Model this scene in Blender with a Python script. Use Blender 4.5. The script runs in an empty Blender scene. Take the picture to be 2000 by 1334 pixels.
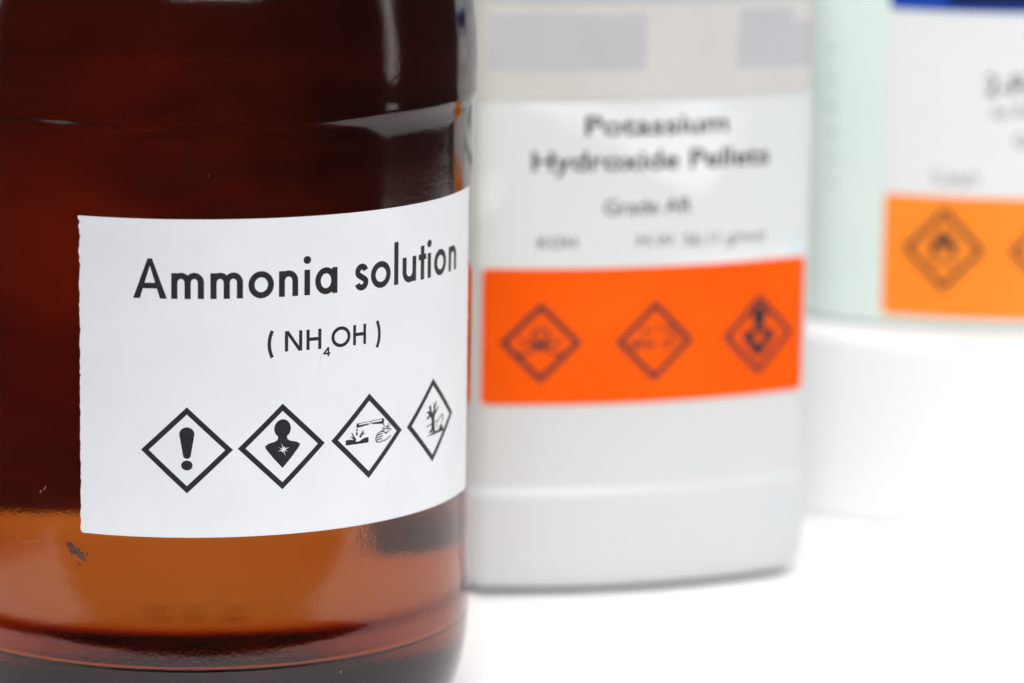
import bpy, bmesh, math, random
from mathutils import Vector, Matrix
from mathutils.geometry import delaunay_2d_cdt

random.seed(7)
sc = bpy.context.scene
COL = sc.collection
PI = math.pi
MM = 0.001

# ------------------------------------------------------------------ camera
CAM_H = 0.2815
PITCH, ROLL = 0.1904, 0.0140
cam_d = bpy.data.cameras.new('camera')
cam = bpy.data.objects.new('camera', cam_d); COL.objects.link(cam)
cam_d.sensor_width = 36.0
cam_d.lens = 7985.7 / 2000 * 36
cam_d.clip_start = 0.01
cam_d.clip_end = 50
cam.matrix_world = (Matrix.Translation((0, 0, CAM_H)) @ Matrix.Rotation(PI/2 - PITCH, 4, 'X') @ Matrix.Rotation(ROLL, 4, 'Z'))
cam_d.dof.use_dof = True
cam_d.dof.focus_distance = 0.943
cam_d.dof.aperture_fstop = 8.0
sc.camera = cam

# ------------------------------------------------------------------ world and lamps (a studio: soft boxes, dim room)
world = bpy.data.worlds.new('World'); sc.world = world; world.use_nodes = True
bg = world.node_tree.nodes['Background']
bg.inputs[0].default_value = (0.95, 0.97, 1.0, 1); bg.inputs[1].default_value = 0.05

def softbox(name, loc, target, sx, sy, watts, col=(1, 1, 1)):
    d = bpy.data.lights.new(name, 'AREA'); d.shape = 'RECTANGLE'; d.size = sx; d.size_y = sy
    d.energy = watts; d.color = col
    o = bpy.data.objects.new(name, d); COL.objects.link(o)
    o.location = loc
    o.rotation_euler = (Vector(target) - Vector(loc)).to_track_quat('-Z', 'Y').to_euler()
    return o
softbox('overhead_softbox', (0.14, 1.02, 1.20), (0.12, 1.06, 0), 1.5, 1.7, 22.5, (1.0, 0.985, 0.97))
softbox('front_softbox', (0.32, -0.75, 1.45), (0.02, 1.0, 0.10), 1.3, 1.0, 35.5, (0.97, 0.98, 1.0))
softbox('strip_light', (1.50, 0.93, 0.40), (-0.05, 0.95, 0.20), 0.14, 0.80, 0.8, (1.0, 0.95, 0.93))
softbox('left_strip_light', (-1.55, 0.93, 0.36), (-0.08, 0.95, 0.15), 0.30, 0.80, 1.5, (1.0, 0.96, 0.94))

sc.view_settings.view_transform = 'Standard'
sc.view_settings.look = 'None'
sc.view_settings.exposure = 0.0
sc.view_settings.gamma = 1.0
sc.view_settings.use_curve_mapping = False
sc.render.engine = 'CYCLES'
sc.cycles.use_denoising = True
sc.cycles.max_bounces = 14
sc.cycles.transmission_bounces = 12
sc.cycles.transparent_max_bounces = 16
sc.cycles.glossy_bounces = 8
sc.cycles.diffuse_bounces = 5
sc.cycles.sample_clamp_indirect = 6.0
sc.cycles.blur_glossy = 0.6

# ------------------------------------------------------------------ materials
def new_mat(name):
    m = bpy.data.materials.new(name); m.use_nodes = True
    nt = m.node_tree
    return m, nt, nt.nodes['Principled BSDF']
def N(nt, t, **kw):
    n = nt.nodes.new(t)
    for k, v in kw.items(): setattr(n, k, v)
    return n
def obj_noise(nt, scale, detail=4, rough=0.55):
    tc = N(nt, 'ShaderNodeTexCoord'); no = N(nt, 'ShaderNodeTexNoise')
    no.inputs['Scale'].default_value = scale; no.inputs['Detail'].default_value = detail
    no.inputs['Roughness'].default_value = rough
    nt.links.new(tc.outputs['Object'], no.inputs['Vector'])
    return no
def two_tone(nt, fac_socket, c0, c1, p0=0.4, p1=0.65):
    r = N(nt, 'ShaderNodeValToRGB')
    r.color_ramp.elements[0].position = p0; r.color_ramp.elements[0].color = (*c0, 1)
    r.color_ramp.elements[1].position = p1; r.color_ramp.elements[1].color = (*c1, 1)
    nt.links.new(fac_socket, r.inputs[0])
    return r
def add_bump(nt, b, height, dist, strength=1.0, prev=None):
    bp = N(nt, 'ShaderNodeBump'); bp.inputs['Distance'].default_value = dist; bp.inputs['Strength'].default_value = strength
    nt.links.new(height, bp.inputs['Height'])
    if prev is not None: nt.links.new(prev.outputs[0], bp.inputs['Normal'])
    nt.links.new(bp.outputs[0], b.inputs['Normal'])
    return bp
def surface(name, c0, c1, scale, rough, bump=0.0, bscale=None, spec=0.5, p0=0.35, p1=0.7):
    m, nt, b = new_mat(name)
    no = obj_noise(nt, scale)
    r = two_tone(nt, no.outputs['Fac'], c0, c1, p0, p1)
    nt.links.new(r.outputs[0], b.inputs['Base Color'])
    b.inputs['Roughness'].default_value = rough
    b.inputs['Specular IOR Level'].default_value = spec
    if bump:
        n2 = obj_noise(nt, bscale or scale*4, 3)
        add_bump(nt, b, n2.outputs['Fac'], bump)
    return m

M = {}
M['table'] = surface('white_table_top', (.90, .90, .90), (.93, .93, .93), 6, .5, .00002, 400, .3)
M['riser'] = surface('white_riser', (.825, .82, .825), (.85, .845, .85), 5, .6, 0, None, .2)
M['paper'] = surface('label_paper', (.83, .845, .875), (.87, .88, .90), 60, .62, .000012, 2600, .3)
M['back_paper'] = surface('old_label_paper', (.13, .12, .05), (.72, .67, .40), 19, .7, 0, None, .2, .36, .60)
M['ink'] = surface('black_print', (.016, .014, .017), (.026, .023, .027), 900, .55, 0, None, .35)
M['star'] = surface('unprinted_paper', (.74, .75, .78), (.79, .80, .83), 60, .62, 0, None, .3)
M['orange'] = surface('orange_print', (.88, .090, .001), (.95, .112, .002), 25, .55, 0, None, .08)
M['orange_light'] = surface('faded_orange_print', (.93, .245, .018), (.98, .285, .032), 20, .5, 0, None, .2)
M['white_label'] = None
M['faded'] = surface('faded_label_stock', (.595, .57, .545), (.645, .63, .61), 30, .5, 0, None, .3)
M['lilac'] = surface('faded_lilac_print', (.485, .48, .505), (.53, .53, .55), 35, .5, 0, None, .3)
M['blue'] = surface('blue_print', (.002, .045, .36), (.003, .055, .42), 20, .4, 0, None, .35)
M['navy'] = surface('navy_print', (.003, .010, .06), (.004, .014, .08), 20, .4, 0, None, .35)
M['cap'] = surface('black_cap_plastic', (.012, .012, .013), (.02, .02, .021), 80, .4)
M['white_cap'] = surface('white_cap_plastic', (.72, .72, .72), (.78, .78, .78), 40, .4)
M['residue'] = surface('brown_glue_residue', (.075, .026, .018), (.15, .062, .045), 700, .6, .0001, 900)
M['dust'] = surface('pale_dust', (.50, .45, .40), (.7, .65, .6), 900, .8)
M['mark'] = surface('moulded_mark', (.40, .50, .46), (.46, .56, .52), 60, .5)

# bottle plastic: grey-white polyethylene with pale blue-green smears
m, nt, b = new_mat('white_polyethylene'); M['hdpe'] = m
no = obj_noise(nt, 26, 3); r = two_tone(nt, no.outputs['Fac'], (.645, .642, .64), (.59, .65, .665), .56, .74)
nt.links.new(r.outputs[0], b.inputs['Base Color'])
b.inputs['Roughness'].default_value = .42
b.inputs['Subsurface Weight'].default_value = .12; b.inputs['Subsurface Radius'].default_value = (.006, .006, .006); b.inputs['Subsurface Scale'].default_value = 1
n2 = obj_noise(nt, 240, 3); add_bump(nt, b, n2.outputs['Fac'], .00004)

m, nt, b = new_mat('pale_green_polyethylene'); M['green'] = m
no = obj_noise(nt, 18, 3); r = two_tone(nt, no.outputs['Fac'], (.70, .81, .755), (.755, .845, .80), .35, .7)
nt.links.new(r.outputs[0], b.inputs['Base Color'])
b.inputs['Roughness'].default_value = .35
b.inputs['Subsurface Weight'].default_value = .15; b.inputs['Subsurface Radius'].default_value = (.008, .01, .009); b.inputs['Subsurface Scale'].default_value = 1

# white sticker that has soaked up liquid: bluish-grey tide marks on white
m, nt, b = new_mat('stained_white_label'); M['white_label'] = m
no = obj_noise(nt, 20, 2.5, .5); r = two_tone(nt, no.outputs['Fac'], (.82, .825, .84), (.69, .72, .715), .42, .50)
n3 = obj_noise(nt, 48, 2); r3 = two_tone(nt, n3.outputs['Fac'], (1, 1, 1), (.80, .92, .96), .62, .74)
mx = N(nt, 'ShaderNodeMix', data_type='RGBA', blend_type='MULTIPLY'); mx.inputs[0].default_value = .8
nt.links.new(r.outputs[0], mx.inputs[6]); nt.links.new(r3.outputs[0], mx.inputs[7])
nt.links.new(mx.outputs[2], b.inputs['Base Color']); b.inputs['Roughness'].default_value = .4
M['clean_label'] = surface('white_label_stock', (.74, .745, .74), (.77, .775, .77), 20, .45, 0, None, .3)

# amber glass: one material for the whole wall; attribute 'wall_ior' carries the index ratio of each face of the wall
m, nt, b = new_mat('amber_glass'); M['amber'] = m
b.inputs['Base Color'].default_value = (1, 1, 1, 1)
b.inputs['Transmission Weight'].default_value = 1
b.inputs['Roughness'].default_value = .09
at = N(nt, 'ShaderNodeAttribute'); at.attribute_name = 'wall_ior'
nt.links.new(at.outputs['Fac'], b.inputs['IOR'])
big = obj_noise(nt, 38, 2); fine = obj_noise(nt, 1300, 2)
bp1 = add_bump(nt, b, big.outputs['Fac'], .00016)
mid = obj_noise(nt, 260, 2)
bp3 = add_bump(nt, b, mid.outputs['Fac'], .000026, 1.0, bp1)
bp2 = add_bump(nt, b, fine.outputs['Fac'], .000020, 1.0, bp3)
va = N(nt, 'ShaderNodeVolumeAbsorption')
va.inputs['Color'].default_value = (.84, .505, .03, 1); va.inputs['Density'].default_value = 620
nt.links.new(va.outputs[0], nt.nodes['Material Output'].inputs['Volume'])

m, nt, b = new_mat('clear_liquid'); M['liquid'] = m
b.inputs['Transmission Weight'].default_value = 1; b.inputs['Roughness'].default_value = 0; b.inputs['IOR'].default_value = 1.333

# ------------------------------------------------------------------ builders
def link(name, verts, faces, mat, parent=None, smooth=False):
    me = bpy.data.meshes.new(name); me.from_pydata([tuple(v) for v in verts], [], faces); me.update()
    me.materials.append(mat)
    if smooth: me.shade_smooth()
    o = bpy.data.objects.new(name, me); COL.objects.link(o)
    if parent is not None: o.parent = parent
    return o
def empty(name, loc, label, cat, rz=0):
    o = bpy.data.objects.new(name, None); COL.objects.link(o); o.location = loc; o.rotation_euler = (0, 0, rz)
    o.empty_display_size = .02; o['label'] = label; o['category'] = cat
    return o

def fix_normals(o):
    bm = bmesh.new(); bm.from_mesh(o.data); bmesh.ops.recalc_face_normals(bm, faces=bm.faces); bm.to_mesh(o.data); bm.free(); o.data.update()

def loft(rings, cap0=True, cap1=True):
    """rings: lists of equal length of 3-D points."""
    v = [p for r in rings for p in r]; n = len(rings[0]); f = []
    for i in range(len(rings)-1):
        for j in range(n):
            k = (j+1) % n
            f.append((i*n+j, i*n+k, (i+1)*n+k, (i+1)*n+j))
    if cap0: v.append(tuple(sum(p[a] for p in rings[0])/n for a in range(3))); c = len(v)-1; f += [(c, (j+1) % n, j) for j in range(n)]
    if cap1:
        v.append(tuple(sum(p[a] for p in rings[-1])/n for a in range(3))); c = len(v)-1; o = (len(rings)-1)*n
        f += [(c, o+j, o+(j+1) % n) for j in range(n)]
    return v, f

def lathe(profile, seg=256):
    """profile of (r, h) in mm whose first and last points lie on the axis."""
    v = [(0, 0, profile[0][1]*MM)]; f = []
    mid = profile[1:-1]
    for r, h in mid:
        for j in range(seg):
            a = 2*PI*j/seg; v.append((r*MM*math.sin(a), -r*MM*math.cos(a), h*MM))
    v.append((0, 0, profile[-1][1]*MM)); L = len(v)-1
    for j in range(seg):
        f.append((0, 1+(j+1) % seg, 1+j))
        o = 1+(len(mid)-1)*seg; f.append((L, o+j, o+(j+1) % seg))
    for i in range(len(mid)-1):
        for j in range(seg):
            k = (j+1) % seg
            f.append((1+i*seg+j, 1+i*seg+k, 1+(i+1)*seg+k, 1+(i+1)*seg+j))
    return v, f

def smooth_profile(pts, step=1.0):
    """Catmull-Rom through (r, h) points, resampled about every `step` mm."""
    out = [pts[0]]
    for i in range(len(pts)-1):
        p0 = pts[max(i-1, 0)]; p1 = pts[i]; p2 = pts[i+1]; p3 = pts[min(i+2, len(pts)-1)]
        d = math.dist(p1, p2); n = max(1, int(d/step))
        for k in range(1, n+1):
            t = k/n; q = []
            for a in (0, 1):
                m1 = (p2[a]-p0[a])/2; m2 = (p3[a]-p1[a])/2
                # limit the tangents so straight runs stay straight
                dd = p2[a]-p1[a]
                m1 = max(-2*abs(dd), min(2*abs(dd), m1)) if dd else 0
                m2 = max(-2*abs(dd), min(2*abs(dd), m2)) if dd else 0
                q.append((2*t**3-3*t**2+1)*p1[a]+(t**3-2*t**2+t)*m1+(-2*t**3+3*t**2)*p2[a]+(t**3-t**2)*m2)
            out.append((max(q[0], 0), q[1]))
    return out

def area2(p): return sum(p[i-1][0]*p[i][1]-p[i][0]*p[i-1][1] for i in range(len(p)))
def inside(p, x, y):
    c = False
    for i in range(len(p)):
        (x0, y0), (x1, y1) = p[i-1], p[i]
        if (y0 > y) != (y1 > y) and x < (x1-x0)*(y-y0)/(y1-y0)+x0: c = not c
    return c
def cdt(polys, holes=(), grid=None):
    """union of 2-D polygons minus holes, cut by vertical grid lines: (verts, triangles)."""
    vs = []; es = []
    polys = [p for p in polys if abs(area2(p)) > 1e-7]
    for p in list(polys)+list(holes):
        b0 = len(vs); n = len(p); vs += [Vector((x, y)) for x, y in p]; es += [(b0+k, b0+(k+1) % n) for k in range(n)]
    if grid:
        xs = [v.x for v in vs]; ys = [v.y for v in vs]
        x = math.floor(min(xs)/grid)*grid + grid*.4137
        while x < max(xs):
            if x > min(xs):
                b0 = len(vs); vs += [Vector((x, min(ys)-.5)), Vector((x, max(ys)+.5))]; es.append((b0, b0+1))
            x += grid
    V, Ed, F, ov, oe, of = delaunay_2d_cdt(vs, es, [], 0, 1e-5)
    box = lambda p: (min(q[0] for q in p), max(q[0] for q in p), min(q[1] for q in p), max(q[1] for q in p))
    PB = [(p, box(p)) for p in polys]; HB = [(p, box(p)) for p in holes]
    hit = lambda L, x, y: any(b[0] <= x <= b[1] and b[2] <= y <= b[3] and inside(p, x, y) for p, b in L)
    keep = []
    for f in F:
        x = sum(V[i].x for i in f)/3; y = sum(V[i].y for i in f)/3
        if hit(PB, x, y) and not hit(HB, x, y): keep.append(tuple(f))
    used = sorted({i for f in keep for i in f}); mp = {i: k for k, i in enumerate(used)}
    return [(V[i].x, V[i].y) for i in used], [tuple(mp[i] for i in f) for f in keep]

def sheet(name, polys, wrap, lo, hi, mat, parent, holes=(), grid=2.0, smooth=True):
    """a printed or pasted sheet wrapped on a container; lo/hi are the heights of its two sides above the wall in mm."""
    V, F = cdt(polys, holes, grid)
    n = len(V)
    verts = [wrap(s, h, hi) for s, h in V] + [wrap(s, h, lo) for s, h in V]
    # orientation: outward = larger offset
    faces = []
    for f in F:
        a, b_, c = (Vector(verts[i]) for i in f)
        out = Vector(verts[f[0]]) - Vector(verts[f[0]+n])
        g = f if (b_-a).cross(c-a).dot(out) > 0 else f[::-1]
        faces.append(g); faces.append(tuple(i+n for i in g[::-1]))
    cnt = {}
    for f in faces[::2]:
        for i in range(3):
            e = (f[i], f[(i+1) % 3]); cnt[e] = cnt.get(e, 0)+1
    for (i, j) in list(cnt):
        if (j, i) not in cnt: faces.append((j, i, i+n, j+n))
    o = link(name, verts, faces, mat, parent)
    if smooth:
        o.data.shade_smooth()
        o.data.set_sharp_from_angle(angle=math.radians(35))
    return o

# ---- 2-D drawing helpers (millimetres on the label)
def stroke(pts, w, w2=None, closed=False):
    pts = [p for i, p in enumerate(pts) if i == 0 or math.dist(p, pts[i-1]) > 1e-6]
    n = len(pts); L = []; Rr = []
    for i in range(n):
        if closed: a = pts[(i-1) % n]; c = pts[(i+1) % n]
        else: a = pts[max(i-1, 0)]; c = pts[min(i+1, n-1)]
        p = pts[i]
        d1 = Vector((p[0]-a[0], p[1]-a[1])); d2 = Vector((c[0]-p[0], c[1]-p[1]))
        if d1.length < 1e-9: d1 = d2
        if d2.length < 1e-9: d2 = d1
        d1.normalize(); d2.normalize(); t = d1+d2
        if t.length < 1e-6: t = d1
        t.normalize(); nr = Vector((-t.y, t.x)); k = max(.45, nr.dot(Vector((-d1.y, d1.x))))
        ww = w if w2 is None else w+(w2-w)*i/(n-1)
        q = nr*(ww/2/k); L.append((p[0]+q.x, p[1]+q.y)); Rr.append((p[0]-q.x, p[1]-q.y))
    out = []
    for i in range(n if closed else n-1):
        j = (i+1) % n; out.append([L[i], L[j], Rr[j], Rr[i]])
    return out
def ell(cx, cy, rx, ry, n=40, a0=0, a1=2*PI):
    full = abs(a1-a0-2*PI) < 1e-6
    return [(cx+rx*math.cos(a0+(a1-a0)*k/(n if full else n-1)), cy+ry*math.sin(a0+(a1-a0)*k/(n if full else n-1))) for k in range(n)]
def ring(cx, cy, rx, ry, w, n=44): return stroke(ell(cx, cy, rx, ry, n), w, closed=True)
def rect(x0, y0, x1, y1): return [(x0, y0), (x1, y0), (x1, y1), (x0, y1)]
def rrect(x0, y0, x1, y1, r, corners=(1, 1, 1, 1), n=8):
    out = []
    for (cx, cy, a, on) in ((x0+r, y0+r, PI, corners[0]), (x1-r, y0+r, 1.5*PI, corners[1]), (x1-r, y1-r, 0, corners[2]), (x0+r, y1-r, .5*PI, corners[3])):
        if on: out += ell(cx, cy, r, r, n, a, a+PI/2)
        else: out.append((x0 if cx == x0+r else x1, y0 if cy == y0+r else y1))
    return out

# geometric sans lettering, each glyph drawn to a given span [x0, x1] on baseline y, x-height xh, stroke w
def g_stem(x, y0, y1, w): return [rect(x-w/2, y0, x+w/2, y1)]
def g_arch(xl, xr, y, xh, w):
    rx = (xr-xl)/2; ry = min(rx*1.08, xh*.45); cy = y+xh-w/2-ry
    return stroke([(xl, cy)] + ell((xl+xr)/2, cy, rx, ry, 20, PI, 0) + [(xr, y)], w)
def glyph(c, x0, x1, y, xh, cap, asc, w):
    h = w/2; out = []; xm = (x0+x1)/2
    if c == 'A':
        a = w*.36
        out += [[(x0, y), (x0+w*1.12, y), (xm+a, y+cap), (xm-a, y+cap)], [(x1-w*1.12, y), (x1, y), (xm+a, y+cap), (xm-a, y+cap)]]
        out += [rect(x0+(xm-x0)*.38, y+cap*.25, x1-(x1-xm)*.38, y+cap*.25+w*.92)]
    elif c == 'm':
        out += g_stem(x0+h, y, y+xh-.1, w) + g_arch(x0+h, xm, y, xh, w) + g_arch(xm, x1-h, y, xh, w)
    elif c == 'n':
        out += g_stem(x0+h, y, y+xh-.1, w) + g_arch(x0+h, x1-h, y, xh, w)
    elif c == 'u':
        f = glyph('n', x0, x1, 0, xh, cap, asc, w)
        out += [[(x0+x1-px, y+xh-py) for px, py in p] for p in f]
    elif c == 'o':
        out += ring(xm, y+xh/2, (x1-x0)/2-h, xh/2-h+.12, w)
    elif c == 'O':
        out += ring(xm, y+cap/2, (x1-x0)/2-h, cap/2-h+.06, w)
    elif c == 'a':
        out += ring(xm-.12, y+xh/2, (x1-x0)/2-h-.12, xh/2-h+.12, w) + g_stem(x1-h, y, y+xh, w)
    elif c == 'i':
        out += g_stem(xm, y, y+xh-.12, w) + [ell(xm, y+xh+2.15, .94, .92, 24)]
    elif c == 'l':
        out += g_stem(xm, y, y+asc, w)
    elif c == 't':
        out += g_stem(xm, y, y+xh+2.0, w) + [rect(x0, y+xh-w*.95, x1, y+xh)]
    elif c == 's':
        rx = (x1-x0)/2-h; r = (xh+.24-w)/4; c1 = y-.12+h+r; c2 = c1+2*r
        p = ell(xm+.05, c2, rx*.93, r, 16, .28, PI*1.18)[:-1]
        p += [(xm-rx*.60, c2-r*.62), (xm+rx*.55, c1+r*.66)]
        p += ell(xm, c1, rx, r, 18, .30, -PI+.28)
        out += stroke(p, w)
    elif c == 'N':
        out += g_stem(x0+h, y, y+cap, w) + g_stem(x1-h, y, y+cap, w)
        out += [[(x0, y+cap), (x0+w*1.15, y+cap), (x1, y), (x1-w*1.15, y)]]
    elif c == 'H':
        out += g_stem(x0+h, y, y+cap, w) + g_stem(x1-h, y, y+cap, w) + [rect(x0, y+cap*.52-h, x1, y+cap*.52+h)]
    elif c == '4':
        out += g_stem(x0+(x1-x0)*.72, y, y+cap, w) + stroke([(x0+(x1-x0)*.72, y+cap-.1), (x0+.15, y+cap*.32)], w) + [rect(x0, y+cap*.32-h, x1, y+cap*.32+h)]
    elif c in '()':
        sg = -1 if c == '(' else 1
        R = 7.0; hh = cap/2; x = x0 if c == '(' else x1; a = math.asin(hh/R)
        cx = x-sg*(R+h) if True else 0
        out += stroke([(cx+sg*R*math.cos(t), y+hh+R*math.sin(t)) for t in [(-a+2*a*k/14) for k in range(15)]], w)
    return out

# hazard pictograms in a unit diamond (half-width 1)
def pic_frame(t=.17):
    o = [(-1, 0), (0, 1), (1, 0), (0, -1)]; i = [(-1+t, 0), (0, 1-t), (1-t, 0), (0, -1+t)]
    return [[o[k], o[(k+1) % 4], i[(k+1) % 4], i[k]] for k in range(4)]
def pic_exclaim():
    body = ell(0, .37, .165, .165, 16, 0, PI) + ell(0, -.115, .085, .08, 10, PI, 2*PI)
    return [body, ell(0, -.35, .125, .115, 28)], []
def pic_health():
    bust = [(-.10, .24), (-.115, .16), (-.18, .12), (-.32, .085), (-.395, .03), (-.375, -.04), (-.20, -.27), (0, -.50), (.20, -.27), (.375, -.04), (.41, .035), (.33, .09), (.18, .125), (.115, .165), (.10, .24)]
    star = []
    for k in range(16):
        a = 2*PI*k/16+.3; rr = (.145, .035, .10, .04)[k % 4]*(1+.25*math.sin(k*2.3))
        star.append((.02+rr*math.cos(a), -.07+rr*math.sin(a)))
    return [ell(0, .42, .19, .215, 36), bust], [star]
def pic_corrosion():
    p = [[(-.63, -.145), (-.03, -.15), (-.01, -.13), (-.01, -.035), (-.04, -.02), (-.13, -.03), (-.20, -.055), (-.25, -.085), (-.34, -.095), (-.38, -.06), (-.41, -.03), (-.46, -.035), (-.52, -.02), (-.63, -.03)]]
    p += stroke([(-.33, .26), (.0, .285)], .055, .03) + stroke([(-.335, .325), (.04, .345)], .014) + [[(-.35, .235), (-.27, .24), (-.28, .33), (-.34, .335)]]
    p += stroke([(.075, .285), (.40, .265)], .03, .07) + stroke([(.06, .345), (.42, .355)], .014) + [[(.36, .24), (.43, .235), (.44, .35), (.37, .355)]] + stroke([(.03, .28), (.08, .35)], .02)
    p += [ell(-.335, .185, .024, .03, 10), ell(-.335, .095, .024, .05, 10)]
    p += stroke([(-.37, -.06), (-.42, .03), (-.47, .13)], .06, .02) + stroke([(-.40, -.03), (-.50, .05)], .035, .015)
    p += stroke([(-.25, .0), (-.18, .10), (-.17, .16)], .06, .02) + stroke([(-.22, .04), (-.11, .09)], .03, .015)
    p += stroke([(.42, .24), (.44, .17), (.46, .12)], .03, .012) + stroke([(.54, .14), (.60, .24)], .03, .012) + stroke([(.53, .12), (.66, .17)], .022, .01) + stroke([(.38, .14), (.44, .11)], .03, .015) + [ell(.505, .155, .024, .02, 10)]
    hand = [(.66, .05), (.60, .10), (.52, .10), (.44, .095), (.36, .06), (.27, .03), (.22, -.02), (.195, -.09), (.21, -.16), (.25, -.185), (.36, -.18), (.48, -.165), (.58, -.12), (.65, -.085)]
    p += stroke(hand, .026)
    for y0, x1 in ((-.005, .40), (-.06, .40), (-.115, .38)): p += stroke([(.215, y0-.02), (.30, y0), (x1, y0+.005)], .026)
    p += stroke([(.36, .06), (.44, .04), (.50, -.01), (.56, .03), (.60, .055)], .03)
    return p, []
def pic_environment():
    p = [[(-.27, -.36), (.53, -.34), (.43, -.18), (.33, -.22), (.26, -.285), (.14, -.285), (.07, -.245), (.0, -.30)]]
    p += [[(-.06, -.28), (.10, -.26), (.075, .0), (.10, .17), (-.12, .15), (-.045, .0)]]
    for q, w in (([(-.04, .12), (-.10, .25), (-.10, .38)], .08), ([(-.10, .24), (-.17, .36)], .045), ([(.04, .14), (.07, .26), (.16, .43)], .07), ([(.06, .24), (.05, .42)], .045), ([(-.09, .17), (-.20, .22), (-.24, .20)], .06), ([(.08, .14), (.18, .22), (.24, .30)], .06), ([(-.10, .15), (-.25, .06)], .07), ([(-.04, -.25), (-.15, -.27)], .06)):
        p += stroke(q, w*1.35, w*.5)
    p += stroke([(-.26, -.12), (-.05, -.08), (.30, -.04)], .03, .02)
    p += stroke([(.20, -.24), (.18, -.14), (.28, .0), (.42, .06), (.50, .04), (.48, -.05), (.40, -.16), (.30, -.22)], .022) + stroke([(.42, .06), (.40, -.02), (.48, -.05)], .018)
    return p, []
def pic_skull():
    p = ring(0, .18, .20, .19, .07, 30) + [rect(-.10, -.10, .10, .02)]
    p += stroke([(-.45, .04), (.45, -.28)], .07) + stroke([(.45, .04), (-.45, -.28)], .07)
    for x in (-.46, .46):
        for y in (.04, -.28): p.append(ell(x, y, .055, .055, 12))
    p += [ell(-.085, .13, .05, .05, 12), ell(.085, .13, .05, .05, 12)]
    return p, []
def pic_health_bold():
    bust = [(-.11, .26), (-.11, .15), (-.20, .11), (-.36, .09), (-.44, .02), (-.40, -.06), (-.22, -.30), (0, -.54), (.22, -.30), (.40, -.06), (.44, .02), (.36, .09), (.20, .11), (.11, .15), (.11, .26)]
    bust = [(x*1.12, y*1.12) for x, y in bust]
    return [ell(0, .45, .21, .26, 30), bust], [ell(.01, -.08, .15, .14, 8)]
def pic_flame():
    f = [(-.02, .50), (.06, .36), (.05, .26), (.16, .34), (.17, .20), (.27, .12), (.26, -.06), (.17, -.20), (.12, -.20), (.14, -.06), (.08, .05), (.02, .10), (-.02, .02), (-.09, .07), (-.14, -.06), (-.10, -.20), (-.17, -.20), (-.28, -.06), (-.27, .12), (-.17, .22), (-.14, .33), (-.06, .28), (-.08, .38)]
    f = [(x*1.25, y*1.1) for x, y in f]
    return [f, rect(-.30, -.36, .30, -.29)], []
PICS = {'exclamation': pic_exclaim, 'health': pic_health, 'corrosion': pic_corrosion, 'environment': pic_environment, 'skull': pic_skull, 'flame': pic_flame, 'health_bold': pic_health_bold}
def pictogram(kind, cx, cy, hw, hh, wrap, lo, hi, mat, parent, label=None, frame=.17, grid=1.2):
    p, ho = PICS[kind]()
    T = lambda q: [(cx+x*hw, cy+y*hh) for x, y in q]
    o = sheet('hazard_pictogram', [T(q) for q in pic_frame(frame)+p], wrap, lo, hi, mat, parent, [T(q) for q in ho], grid)
    if label: o['label'] = label
    return o

def font_polys(txt, x0, x1, y, cap, bold=0.0):
    """outline of a line of sans lettering as triangles, fitted to the span [x0, x1] and cap height."""
    cu = bpy.data.curves.new('lettering_curve', 'FONT'); cu.body = txt; cu.size = 1; cu.offset = bold; cu.resolution_u = 4; cu.fill_mode = 'FRONT'
    t = bpy.data.objects.new('lettering_curve', cu); COL.objects.link(t)
    dg = bpy.context.evaluated_depsgraph_get(); me = t.evaluated_get(dg).to_mesh()
    V = [(v.co.x, v.co.y) for v in me.vertices]; F = [tuple(p.vertices) for p in me.polygons]
    t.evaluated_get(dg).to_mesh_clear(); bpy.data.objects.remove(t); bpy.data.curves.remove(cu)
    a = min(v[0] for v in V); b_ = max(v[0] for v in V); ch = .73
    V = [(x0+(vx-a)/(b_-a)*(x1-x0), y+vy/ch*cap) for vx, vy in V]
    return [[V[i] for i in f] for f in F]
def lettering(lines, wrap, lo, hi, mat, parent):
    for ln in lines:
        sheet('lettering', font_polys(*ln), wrap, lo, hi, mat, parent, grid=None)

# ------------------------------------------------------------------ setting: the table
bm = bmesh.new()
bmesh.ops.create_cube(bm, size=1, matrix=Matrix.Translation((.20, 1.182, -.015)) @ Matrix.Rotation(math.radians(5.5), 4, 'Z') @ Matrix.Diagonal((1.08, .68, .03, 1)))
bmesh.ops.bevel(bm, geom=bm.edges[:], offset=.003, segments=2, affect='EDGES')
me = bpy.data.meshes.new('table'); bm.to_mesh(me); bm.free(); me.materials.append(M['table'])
table = bpy.data.objects.new('table', me); COL.objects.link(table)
table['kind'] = 'structure'; table['label'] = 'plain bright white table top under all the containers'; table['category'] = 'table'

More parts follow.
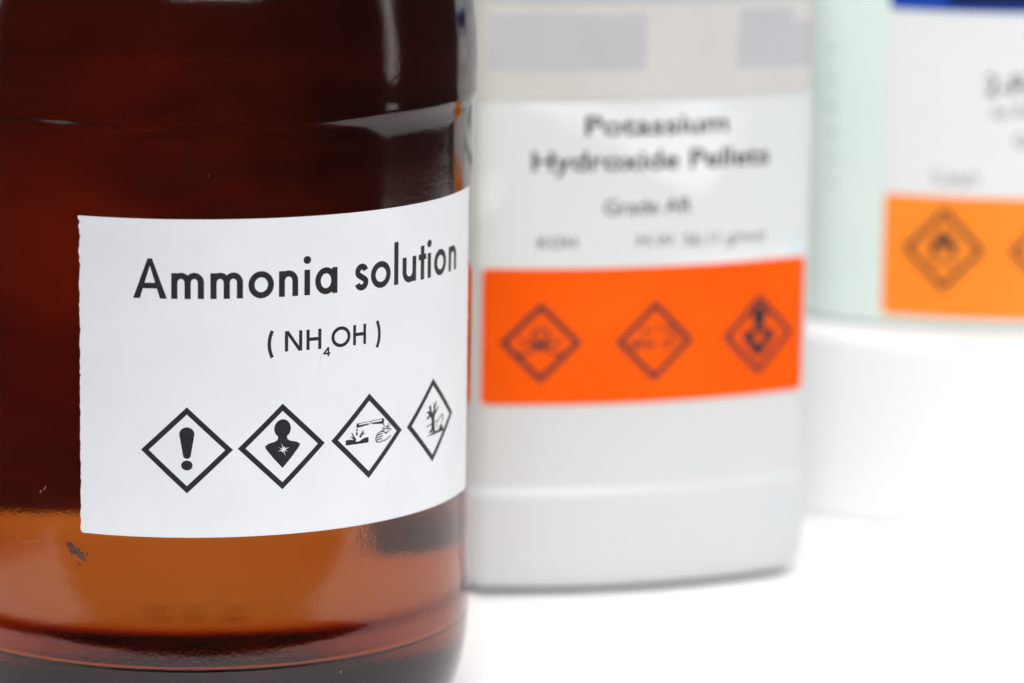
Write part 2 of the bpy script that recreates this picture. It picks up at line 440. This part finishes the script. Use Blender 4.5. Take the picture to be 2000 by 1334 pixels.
# ------------------------------------------------------------------ amber bottle
BX, BY, BR = -.0770, .9817, 67.0
amber = empty('amber_bottle', (BX, BY, 0), 'large amber glass bottle with a white paper label, nearest the camera', 'bottle')
outer = [(0, .5), (20, .5), (40, .4), (50, .15), (55.5, 0), (57.2, .25), (59.5, 1.6), (61.6, 3.6), (63.4, 6.3), (65.0, 10.5), (66.1, 15), (66.8, 20), (67.2, 25), (67.26, 26.4), (67.19, 26.75), (67.3, 27.1),
         (67.4, 30), (67.4, 31.5), (67.3, 33), (67.08, 35), (67.0, 37)]
outer = outer[:5] + smooth_profile(outer[5:], .7)
outer += [(67.0, h) for h in range(40, 148, 4)]
outer += smooth_profile([(67.0, 148), (67.02, 149.2), (67.1, 150.6), (67.24, 151.9), (67.44, 152.9), (67.66, 153.6), (67.82, 154.1), (67.88, 154.6), (67.86, 155.4), (67.8, 157), (67.8, 161), (67.7, 165), (67.4, 170), (66.8, 176), (65.4, 183), (62.6, 191), (57.5, 201), (50, 211.5), (40, 222.5), (30, 232.5), (22, 242), (18, 250), (16.6, 258), (16.5, 264), (18.2, 266), (18.2, 269), (16.4, 271), (16.4, 287), (15.4, 288.6), (14, 289)], .7)
LEVEL = 206.0
inner = [(12.2, 288.6), (11.6, 287), (11.6, 262), (13, 252), (17, 244.5), (25, 235), (35.5, 224.5), (46, 213.5), (53.6, 203), (57.0, 197.5)]
inner = smooth_profile(inner, 1.5)
inner2 = smooth_profile([(59.0, 193.5), (62.0, 185.5), (63.4, 178), (64.0, 170), (64.1, 160), (63.8, 150), (63.7, 140)], 1.2)
inner3 = [(63.7, h) for h in range(136, 44, -4)]
inner4 = smooth_profile([(63.7, 44), (63.7, 34), (63.65, 24), (63.1, 18), (62.0, 14), (60, 11), (57, 9.3), (52, 8.6), (46, 8.5), (30, 8.5), (0, 8.5)], 1.0)
prof = outer + inner + inner2 + inner3 + inner4
v, f = lathe(prof, 256)
body = link('glass_body', v, f, M['amber'], amber, True)
fix_normals(body)
n_in = 1 + (len(outer)-1)*256
ior = [1.52]*len(v)
level_r = None
for i, (r, h) in enumerate(prof[1:-1]):
    if i+1 >= len(outer) and h < LEVEL:
        for j in range(256): ior[1+i*256+j] = 1.52/1.335
ior[-1] = 1.52/1.335
att = body.data.attributes.new('wall_ior', 'FLOAT', 'POINT'); att.data.foreach_set('value', ior)
for i in range(len(inner)-1):
    (r0, h0), (r1, h1) = inner[i], inner[i+1]
    if h0 >= LEVEL >= h1: level_r = r0+(r1-r0)*(h0-LEVEL)/(h0-h1)
seg = 128
lv = [(0, 0, (LEVEL-.2)*MM)]
for r, dz in ((level_r*.5, -.2), (level_r*.9, -.1), (level_r*.97, .35), (level_r+.05, .9)):
    for j in range(seg):
        a = 2*PI*j/seg; lv.append((r*MM*math.sin(a), -r*MM*math.cos(a), (LEVEL+dz)*MM))
lf = [(0, 1+j, 1+(j+1) % seg) for j in range(seg)]
for i in range(3):
    for j in range(seg):
        k = (j+1) % seg; lf.append((1+i*seg+j, 1+(i+1)*seg+j, 1+(i+1)*seg+k, 1+i*seg+k))
link('liquid', lv, lf, M['liquid'], amber, True)
# screw cap
rings = []
for r, h in ((12, 290.2), (17.0, 290.2), (19.4, 270.5)): pass
def knurled(r0, r1, h0, h1, n=120):
    k = lambda r, h, d: [((r+(d if j % 2 else 0))*MM*math.sin(2*PI*j/n), -(r+(d if j % 2 else 0))*MM*math.cos(2*PI*j/n), h*MM) for j in range(n)]
    return loft([k(r0, h0, .0), k(r1, h0+.5, .0), k(r1, h0+1.5, .5), k(r1, h1-3, .5), k(r1-.4, h1-1, .0), k(r1-2, h1, 0), k(3, h1, 0)], False, True)
v, f = knurled(18.4, 20, 271.6, 293); c = link('cap', v, f, M['cap'], amber); fix_normals(c)

def amber_r(h):
    for (r0, h0), (r1, h1) in zip(outer[4:], outer[5:]):
        if h0 <= h <= h1 and h1 > h0: return r0+(r1-r0)*(h-h0)/(h1-h0)
    return BR
def wrap_amber(s, h, off):
    r = (amber_r(h)+off)*MM; a = s/BR
    return (r*math.sin(a), -r*math.cos(a), h*MM)

# paper label with torn side edges
rnd = random.Random(3)
def torn(x, y0, y1, step, amp, sgn):
    pts = []; y = y0
    while (y1-y)*sgn > 0:
        pts.append((x+rnd.uniform(-amp, amp)+.05*math.sin(y*.9)+rnd.choice((0, 0, 0, rnd.uniform(-.25, .25))), y)); y += sgn*step*rnd.uniform(.6, 1.4)
    return pts
outl = [(-21.95, 58.25)] + [(x, 58.2) for x in range(-16, 92, 8)] + [(92.2, 58.05)] + torn(94.0, 58.8, 131.6, .8, .13, 1) + [(94.15, 132.25)] + [(x, 132.3) for x in range(88, -20, -8)] + [(-22.55, 132.3)] + torn(-22.25, 131.6, 58.8, .8, .13, -1)
lab = sheet('paper_label', [outl], wrap_amber, .03, .14, M['paper'], amber, grid=1.6)
lab['label'] = 'white paper label with torn edges reading Ammonia solution'
INK0, INK1 = .142, .152
spans = [('A', -9.38, -1.59), ('m', -.62, 6.82), ('m', 8.25, 15.70), ('o', 16.94, 22.90), ('n', 24.09, 28.73), ('i', 30.19, 31.75), ('a', 32.97, 38.74), ('s', 43.44, 47.36), ('o', 48.10, 54.23), ('l', 55.38, 56.77), ('u', 58.21, 63.20), ('t', 64.15, 67.21), ('i', 67.84, 69.24), ('o', 70.69, 76.62), ('n', 78.11, 82.76)]
polys = []
for c_, a, b_ in spans: polys += glyph(c_, a, b_, 114.0, 6.05, 9.25, 10.1, 1.42)
sheet('lettering', polys, wrap_amber, INK0, INK1, M['ink'], lab, grid=1.2)
polys = []
for c_, a, b_ in (('N', 25.55, 29.80), ('H', 30.83, 34.60), ('O', 37.21, 42.35), ('H', 43.10, 46.80)): polys += glyph(c_, a, b_, 101.2, 3.4, 4.75, 5, .80)
polys += glyph('(', 21.42, 22.6, 99.95, 3.4, 6.25, 5, .82) + glyph(')', 49.8, 51.2, 99.95, 3.4, 6.25, 5, .82) + glyph('4', 35.12, 36.95, 99.3, 2, 2.15, 5, .42)
sheet('lettering', polys, wrap_amber, INK0, INK1, M['ink'], lab, grid=1.2)
for k, (kind, tx) in enumerate((('exclamation', 'exclamation mark in a black diamond'), ('health', 'human bust with white star in a black diamond'), ('corrosion', 'dripping tubes over slab and hand in a black diamond'), ('environment', 'bare tree and fish in a black diamond'))):
    pictogram(kind, (2.88, 25.07, 47.87, 70.78)[k], 78.75+.22*k, 10.55, 10.1, wrap_amber, INK0, INK1, M['ink'], lab, tx)
# older wrap-around label on the far side, seen through the glass
B0, B1 = 1.95*BR, (2*PI-1.20)*BR
BH = [40.5, 60, 90, 120, 147] + [149+2.2*k for k in range(16)]
bl = sheet('old_wraparound_label', [rect(B0, h0, B1, h1) for h0, h1 in zip(BH, BH[1:])], wrap_amber, .03, .15, M['back_paper'], amber, grid=2.4)

sheet('old_sticker', [rrect(2.30*BR, 28.5, 2.885*BR, 39.9, 2)], wrap_amber, .03, .15, M['back_paper'], amber, grid=2.4)
for q, w_, h_ in ((221.0, 3.4, 12.6), (221.2, 3.0, 15.4), (216.4, 2.6, 13.0), (216.2, 2.0, 15.6), (210.6, 3.2, 12.6), (210.4, 2.2, 15.2)):
    sheet('smudge', [rrect(q-w_/2, h_-.24, q+w_/2, h_+.24, .2)], wrap_amber, -.4, .05, M['residue'], amber, grid=1.5)

# glue residue and dust on the glass
def fleck(s, h, r, n=7, squash=1.0, rot=0.0):
    pts = []
    for k in range(n):
        a = 2*PI*k/n; q = r*rnd.uniform(.55, 1.25); x = q*math.cos(a); y = q*math.sin(a)*squash
        pts.append((s+x*math.cos(rot)-y*math.sin(rot), h+x*math.sin(rot)+y*math.cos(rot)))
    return pts
fl = [fleck(-23.8, 53.8, 1.7, 17, .7, -.3), fleck(-22.3, 52.8, 1.4, 15, .7, -.3), fleck(-25.2, 55.0, 1.0, 8), fleck(-21.4, 51.7, .45), fleck(-22.9, 50.6, .35), fleck(-23.3, 49.9, .2), fleck(-22.2, 50.1, .15), fleck(-20.7, 53.2, .3)]
ro = sheet('glue_residue', fl, wrap_amber, .0, .05, M['residue'], amber, grid=1.5)
ro['label'] = 'brown flecks of old glue on the glass'
dk = [fleck(25.1, 43.1, .2), fleck(34.0, 40.2, .14), fleck(31.0, 30.0, .3, 9), fleck(32.3, 30.6, .18), fleck(30.4, 29.2, .2), fleck(33.4, 30.9, .1), fleck(5.4, 31.2, .16), fleck(-24.7, 43.6, .13), fleck(33.3, 46.8, .28, 7, .35, 1.1), fleck(32.6, 44.6, .2, 7, .4, 1.6)]
d1 = sheet('dirt_specks', dk, wrap_amber, .0, .03, M['residue'], amber, grid=None); d1['kind'] = 'stuff'
lt = [fleck(78.7, 36.1, .28, 7, .8), fleck(40.3, 23.5, .22, 7, .6, 1.2), fleck(47.5, 55.4, .22, 7, .4, .9), fleck(-32.9, 66.8, .6, 7, .08, 1.2), fleck(-31.8, 67.6, .8, 7, .06, 1.1)]
for k in range(46): lt.append(fleck(rnd.uniform(-45, 92), rnd.choice((rnd.uniform(34, 56), rnd.uniform(134, 149))), rnd.uniform(.03, .09)))
d2 = sheet('dust_specks', lt, wrap_amber, .0, .03, M['dust'], amber, grid=None); d2['kind'] = 'stuff'
sheet('paper_crease', stroke([(34.2, 100.4), (34.5, 99.2), (34.3, 98.0), (34.1, 96.0)], .08), wrap_amber, .142, .150, M['faded'], lab, grid=None)
sheet('scuff', [fleck(-8.3, 84.4, .25, 7, .4)], wrap_amber, .142, .150, M['faded'], lab, grid=None)

# ------------------------------------------------------------------ plastic canisters: rounded-square section with bulged faces
class Canister:
    """outline of four shallow arcs joined by corner arcs; arc length s runs right from the middle of the front face."""
    def __init__(self, R, half_arc, rc):
        self.R, self.rc = R, rc; self.th = half_arc/R; self.ha = half_arc
        cx = (R-rc)*math.sin(self.th)
        self.h = cx + R*(1-math.cos(self.th)) + rc*math.cos(self.th)     # centre to middle of a face
        self.c = cx
        self.ca = PI/2-2*self.th
        self.quarter = 2*half_arc + self.ca*rc
    def at(self, s):
        """point and normal in the local frame: front face looks to -y."""
        q = round(s/self.quarter); u = s-q*self.quarter
        sg = 1 if u >= 0 else -1; a = abs(u)
        if a <= self.ha:
            t = a/self.R; x = self.R*math.sin(t); y = -(self.h-self.R*(1-math.cos(t))); nx, ny = math.sin(t), -math.cos(t)
        else:
            t = self.th+(a-self.ha)/self.rc; nx, ny = math.sin(t), -math.cos(t)
            x = self.c+self.rc*nx; y = -self.c+self.rc*ny
        x *= sg; nx *= sg
        cq, sq = math.cos(q*PI/2), math.sin(q*PI/2)
        return (x*cq-y*sq, x*sq+y*cq, nx*cq-ny*sq, nx*sq+ny*cq)
    def ring(self, off, h, n=34):
        ss = []
        for q in range(4):
            b0 = q*self.quarter
            ss += [b0-self.ha+2*self.ha*k/n for k in range(n)]
            ss += [b0+self.ha+self.ca*self.rc*k/10 for k in range(10)]
        out = []
        for s in ss:
            x, y, nx, ny = self.at(s); out.append(((x+nx*off)*MM, (y+ny*off)*MM, h*MM))
        return out
    def scaled(self, off, k, h, blend):
        """ring pulled in towards a circle of radius k (mm) by `blend` for the shoulder."""
        r = self.ring(off, h); out = []
        for x, y, z in r:
            d = math.hypot(x, y); t = k*MM/d; g = 1+(t-1)*blend; out.append((x*g, y*g, z))
        return out
    def wrap(self, s0):
        def w(s, h, off):
            x, y, nx, ny = self.at(s-s0); return ((x+nx*off)*MM, (y+ny*off)*MM, h*MM)
        return w

def canister_body(C, offs, H1, neck_r, neck_h, mat, parent):
    rings = [C.ring(o, h) for o, h in offs]
    H0 = offs[-1][1]
    for k in range(1, 13):
        t = k/12; a = t*PI/2
        rings.append(C.scaled(offs[-1][0], neck_r, H0+(H1-H0)*math.sin(a), 1-math.cos(a)))
    rings.append(C.scaled(0, neck_r, neck_h, 1)); rings.append(C.scaled(0, neck_r-2, neck_h, 1))
    v, f = loft(rings, True, True)
    o = link('body', v, f, mat, parent, True); fix_normals(o); o.data.set_sharp_from_angle(angle=math.radians(50)); return o

# --- potassium hydroxide canister
C2 = Canister(150.2, 45.1, 7.0)
YAW2 = 46.9/150.2
kx = -.0075 + (150.2-C2.h)*MM*math.sin(YAW2); ky = 1.2378 - (150.2-C2.h)*MM*math.cos(YAW2)
koh = empty('plastic_canister', (kx, ky, 0), 'grey-white plastic canister with bright orange hazard label, standing behind the amber bottle', 'canister', YAW2)
offs = [(-17, 0), (-15, .0), (-14.5, 1.8), (-4.5, 2.0), (-3.1, 2.2), (-2.2, 3.0), (-1.2, 4.7), (-.3, 7.5), (.35, 12), (.85, 17), (1.15, 22), (1.3, 27.4), (1.28, 28.6), (1.05, 29.6), (.4, 30.5), (.08, 31.0), (0, 31.8)]
offs += [(0, h) for h in range(40, 185, 12)] + [(0, 184)]
canister_body(C2, offs, 222, 28, 240, M['hdpe'], koh)
v, f = knurled(29, 31, 226, 252); c = link('cap', v, f, M['white_cap'], koh); fix_normals(c)
W2 = C2.wrap(46.9)
fd = sheet('faded_sticker', [rrect(-2.6, 137.9, 97.6, 178, 2)], W2, .02, .12, M['faded'], koh, grid=2.0)
for p in (rect(.3, 145.6, 43.1, 160.8), [(69.8, 145.2), (96.2, 144.6), (96.2, 156.8), (88.5, 157.3), (87.5, 161.2), (70.2, 161.4)], rect(-1.5, 163.2, 96.5, 172)):
    sheet('faded_print_block', [p], W2, .122, .135, M['lilac'], fd, grid=2.0)
wl = sheet('white_label', [rrect(-2.4, 90.5, 97.5, 137.1, 3.0)], W2, .02, .12, M['white_label'], koh, grid=2.0)
lettering([('Potassium', 26.6, 67.6, 128.1, 5.5, .018), ('Hydroxide Pellets', 12.2, 80.9, 118.6, 5.4, .018), ('Grade AR', 32.1, 57.2, 106.4, 4.3, .008), ('KOH', 14.1, 24.6, 97.4, 3.3, .006), ('M.W. 56.11 g/mol', 41.6, 79.8, 97.3, 3.3, .0)], W2, .122, .135, M['ink'], wl)
ol = sheet('orange_label', [rrect(-.7, 54.3, 94.3, 91.8, 1.6)], W2, .14, .24, M['orange'], koh, grid=2.0)
pictogram('skull', 15.3, 71.4, 11.2, 11.1, W2, .242, .255, M['ink'], ol, 'skull and crossbones in a diamond', .19, 2)
pictogram('corrosion', 47.2, 71.2, 11.2, 11.1, W2, .242, .255, M['ink'], ol, 'dripping tubes in a diamond', .19, 2)
pictogram('health_bold', 79.0, 71.0, 11.4, 11.3, W2, .242, .255, M['ink'], ol, 'human bust in a diamond', .19, 2)

# --- round white riser with the pale green canister on it
RISE = 56.3
rx, ry = .1568, 1.302
v, f = lathe([(0, 0), (127.2, 0), (128.1, .25), (128.6, .9)] + [(128.7, h) for h in (2, 10, 20, 30, 40, 50, 53.3)] + [(128.3, 55.1), (127.2, 56.1), (125.6, RISE), (60, RISE), (0, RISE)], 160)
ri = link('round_riser', v, f, M['riser'], None, True); fix_normals(ri); ri.location = (rx, ry, 0); ri.data.set_sharp_from_angle(angle=math.radians(50))
ri['label'] = 'low round white riser lifting the pale green canister'; ri['category'] = 'riser'
C3 = Canister(110.0, 63.0, 25.0)
YAW3 = 7.0/110.0
gx = .150 + (110-C3.h)*MM*math.sin(YAW3); gy = 1.302 - (110-C3.h)*MM*math.cos(YAW3)
grn = empty('plastic_canister', (gx, gy, RISE*MM), 'pale green plastic canister with white and orange label, cut by the right picture edge', 'canister', YAW3)
offs = [(-6, .4), (-4.5, 0), (-3.0, .2), (-1.5, 1.0), (-.5, 2.2), (0, 4.0)] + [(0, h) for h in range(12, 176, 12)]
canister_body(C3, offs, 205, 32, 226, M['green'], grn)
v, f = knurled(33, 35, 209, 238); c = link('cap', v, f, M['white_cap'], grn); fix_normals(c)
w3 = C3.wrap(7.0); W3 = lambda s, h, off: w3(s, h-RISE, off)
wl = sheet('white_label', [rrect(-41.3, 95, 55.3, 150.8, 1.0)], W3, .02, .12, M['clean_label'], grn, grid=2.0)
lettering([('2-Propanol', -12.4, 26.5, 127.2, 6.3, .012), ('Iso Propyl Alcohol', -9.8, 24.0, 120.6, 3.9, .0), ('Grade AR', -3.2, 17.5, 112.0, 4.0, .0)], W3, .122, .135, M['ink'], wl)
sheet('lettering', font_polys('C', -27, -24, 100.6, 3.6) + font_polys('3', -23.6, -22, 99.6, 2.4) + font_polys('H', -21.6, -18.8, 100.6, 3.6) + font_polys('8', -18.4, -16.9, 99.6, 2.4) + font_polys('O', -16.6, -13.4, 100.6, 3.6), W3, .122, .135, M['ink'], wl, grid=None)
bb = sheet('blue_band', [rrect(-41.0, 151.6, 55.3, 168, 1.0)], W3, .02, .12, M['blue'], grn, grid=2.0)
sheet('dark_print_block', [rect(-24, 153.0, 38, 165)], W3, .122, .135, M['navy'], bb, grid=2.0)
ol = sheet('orange_label', [rrect(-40.9, 60.4, 54.3, 96.7, 1.4)], W3, .14, .24, M['orange_light'], grn, grid=2.0)
pictogram('flame', -22.7, 80.9, 12.0, 12.6, W3, .242, .255, M['ink'], ol, 'flame in a diamond', .19, 2)
pictogram('exclamation', 8.6, 80.9, 12.0, 12.6, W3, .242, .255, M['ink'], ol, 'second diamond cut by the picture edge', .19, 2)
for h in (98, 105, 113, 121, 129, 138): sheet('graduation_mark', [rect(-59.6, h, -57.2, h+1.0)], W3, .0, .25, M['mark'], grn, grid=None)
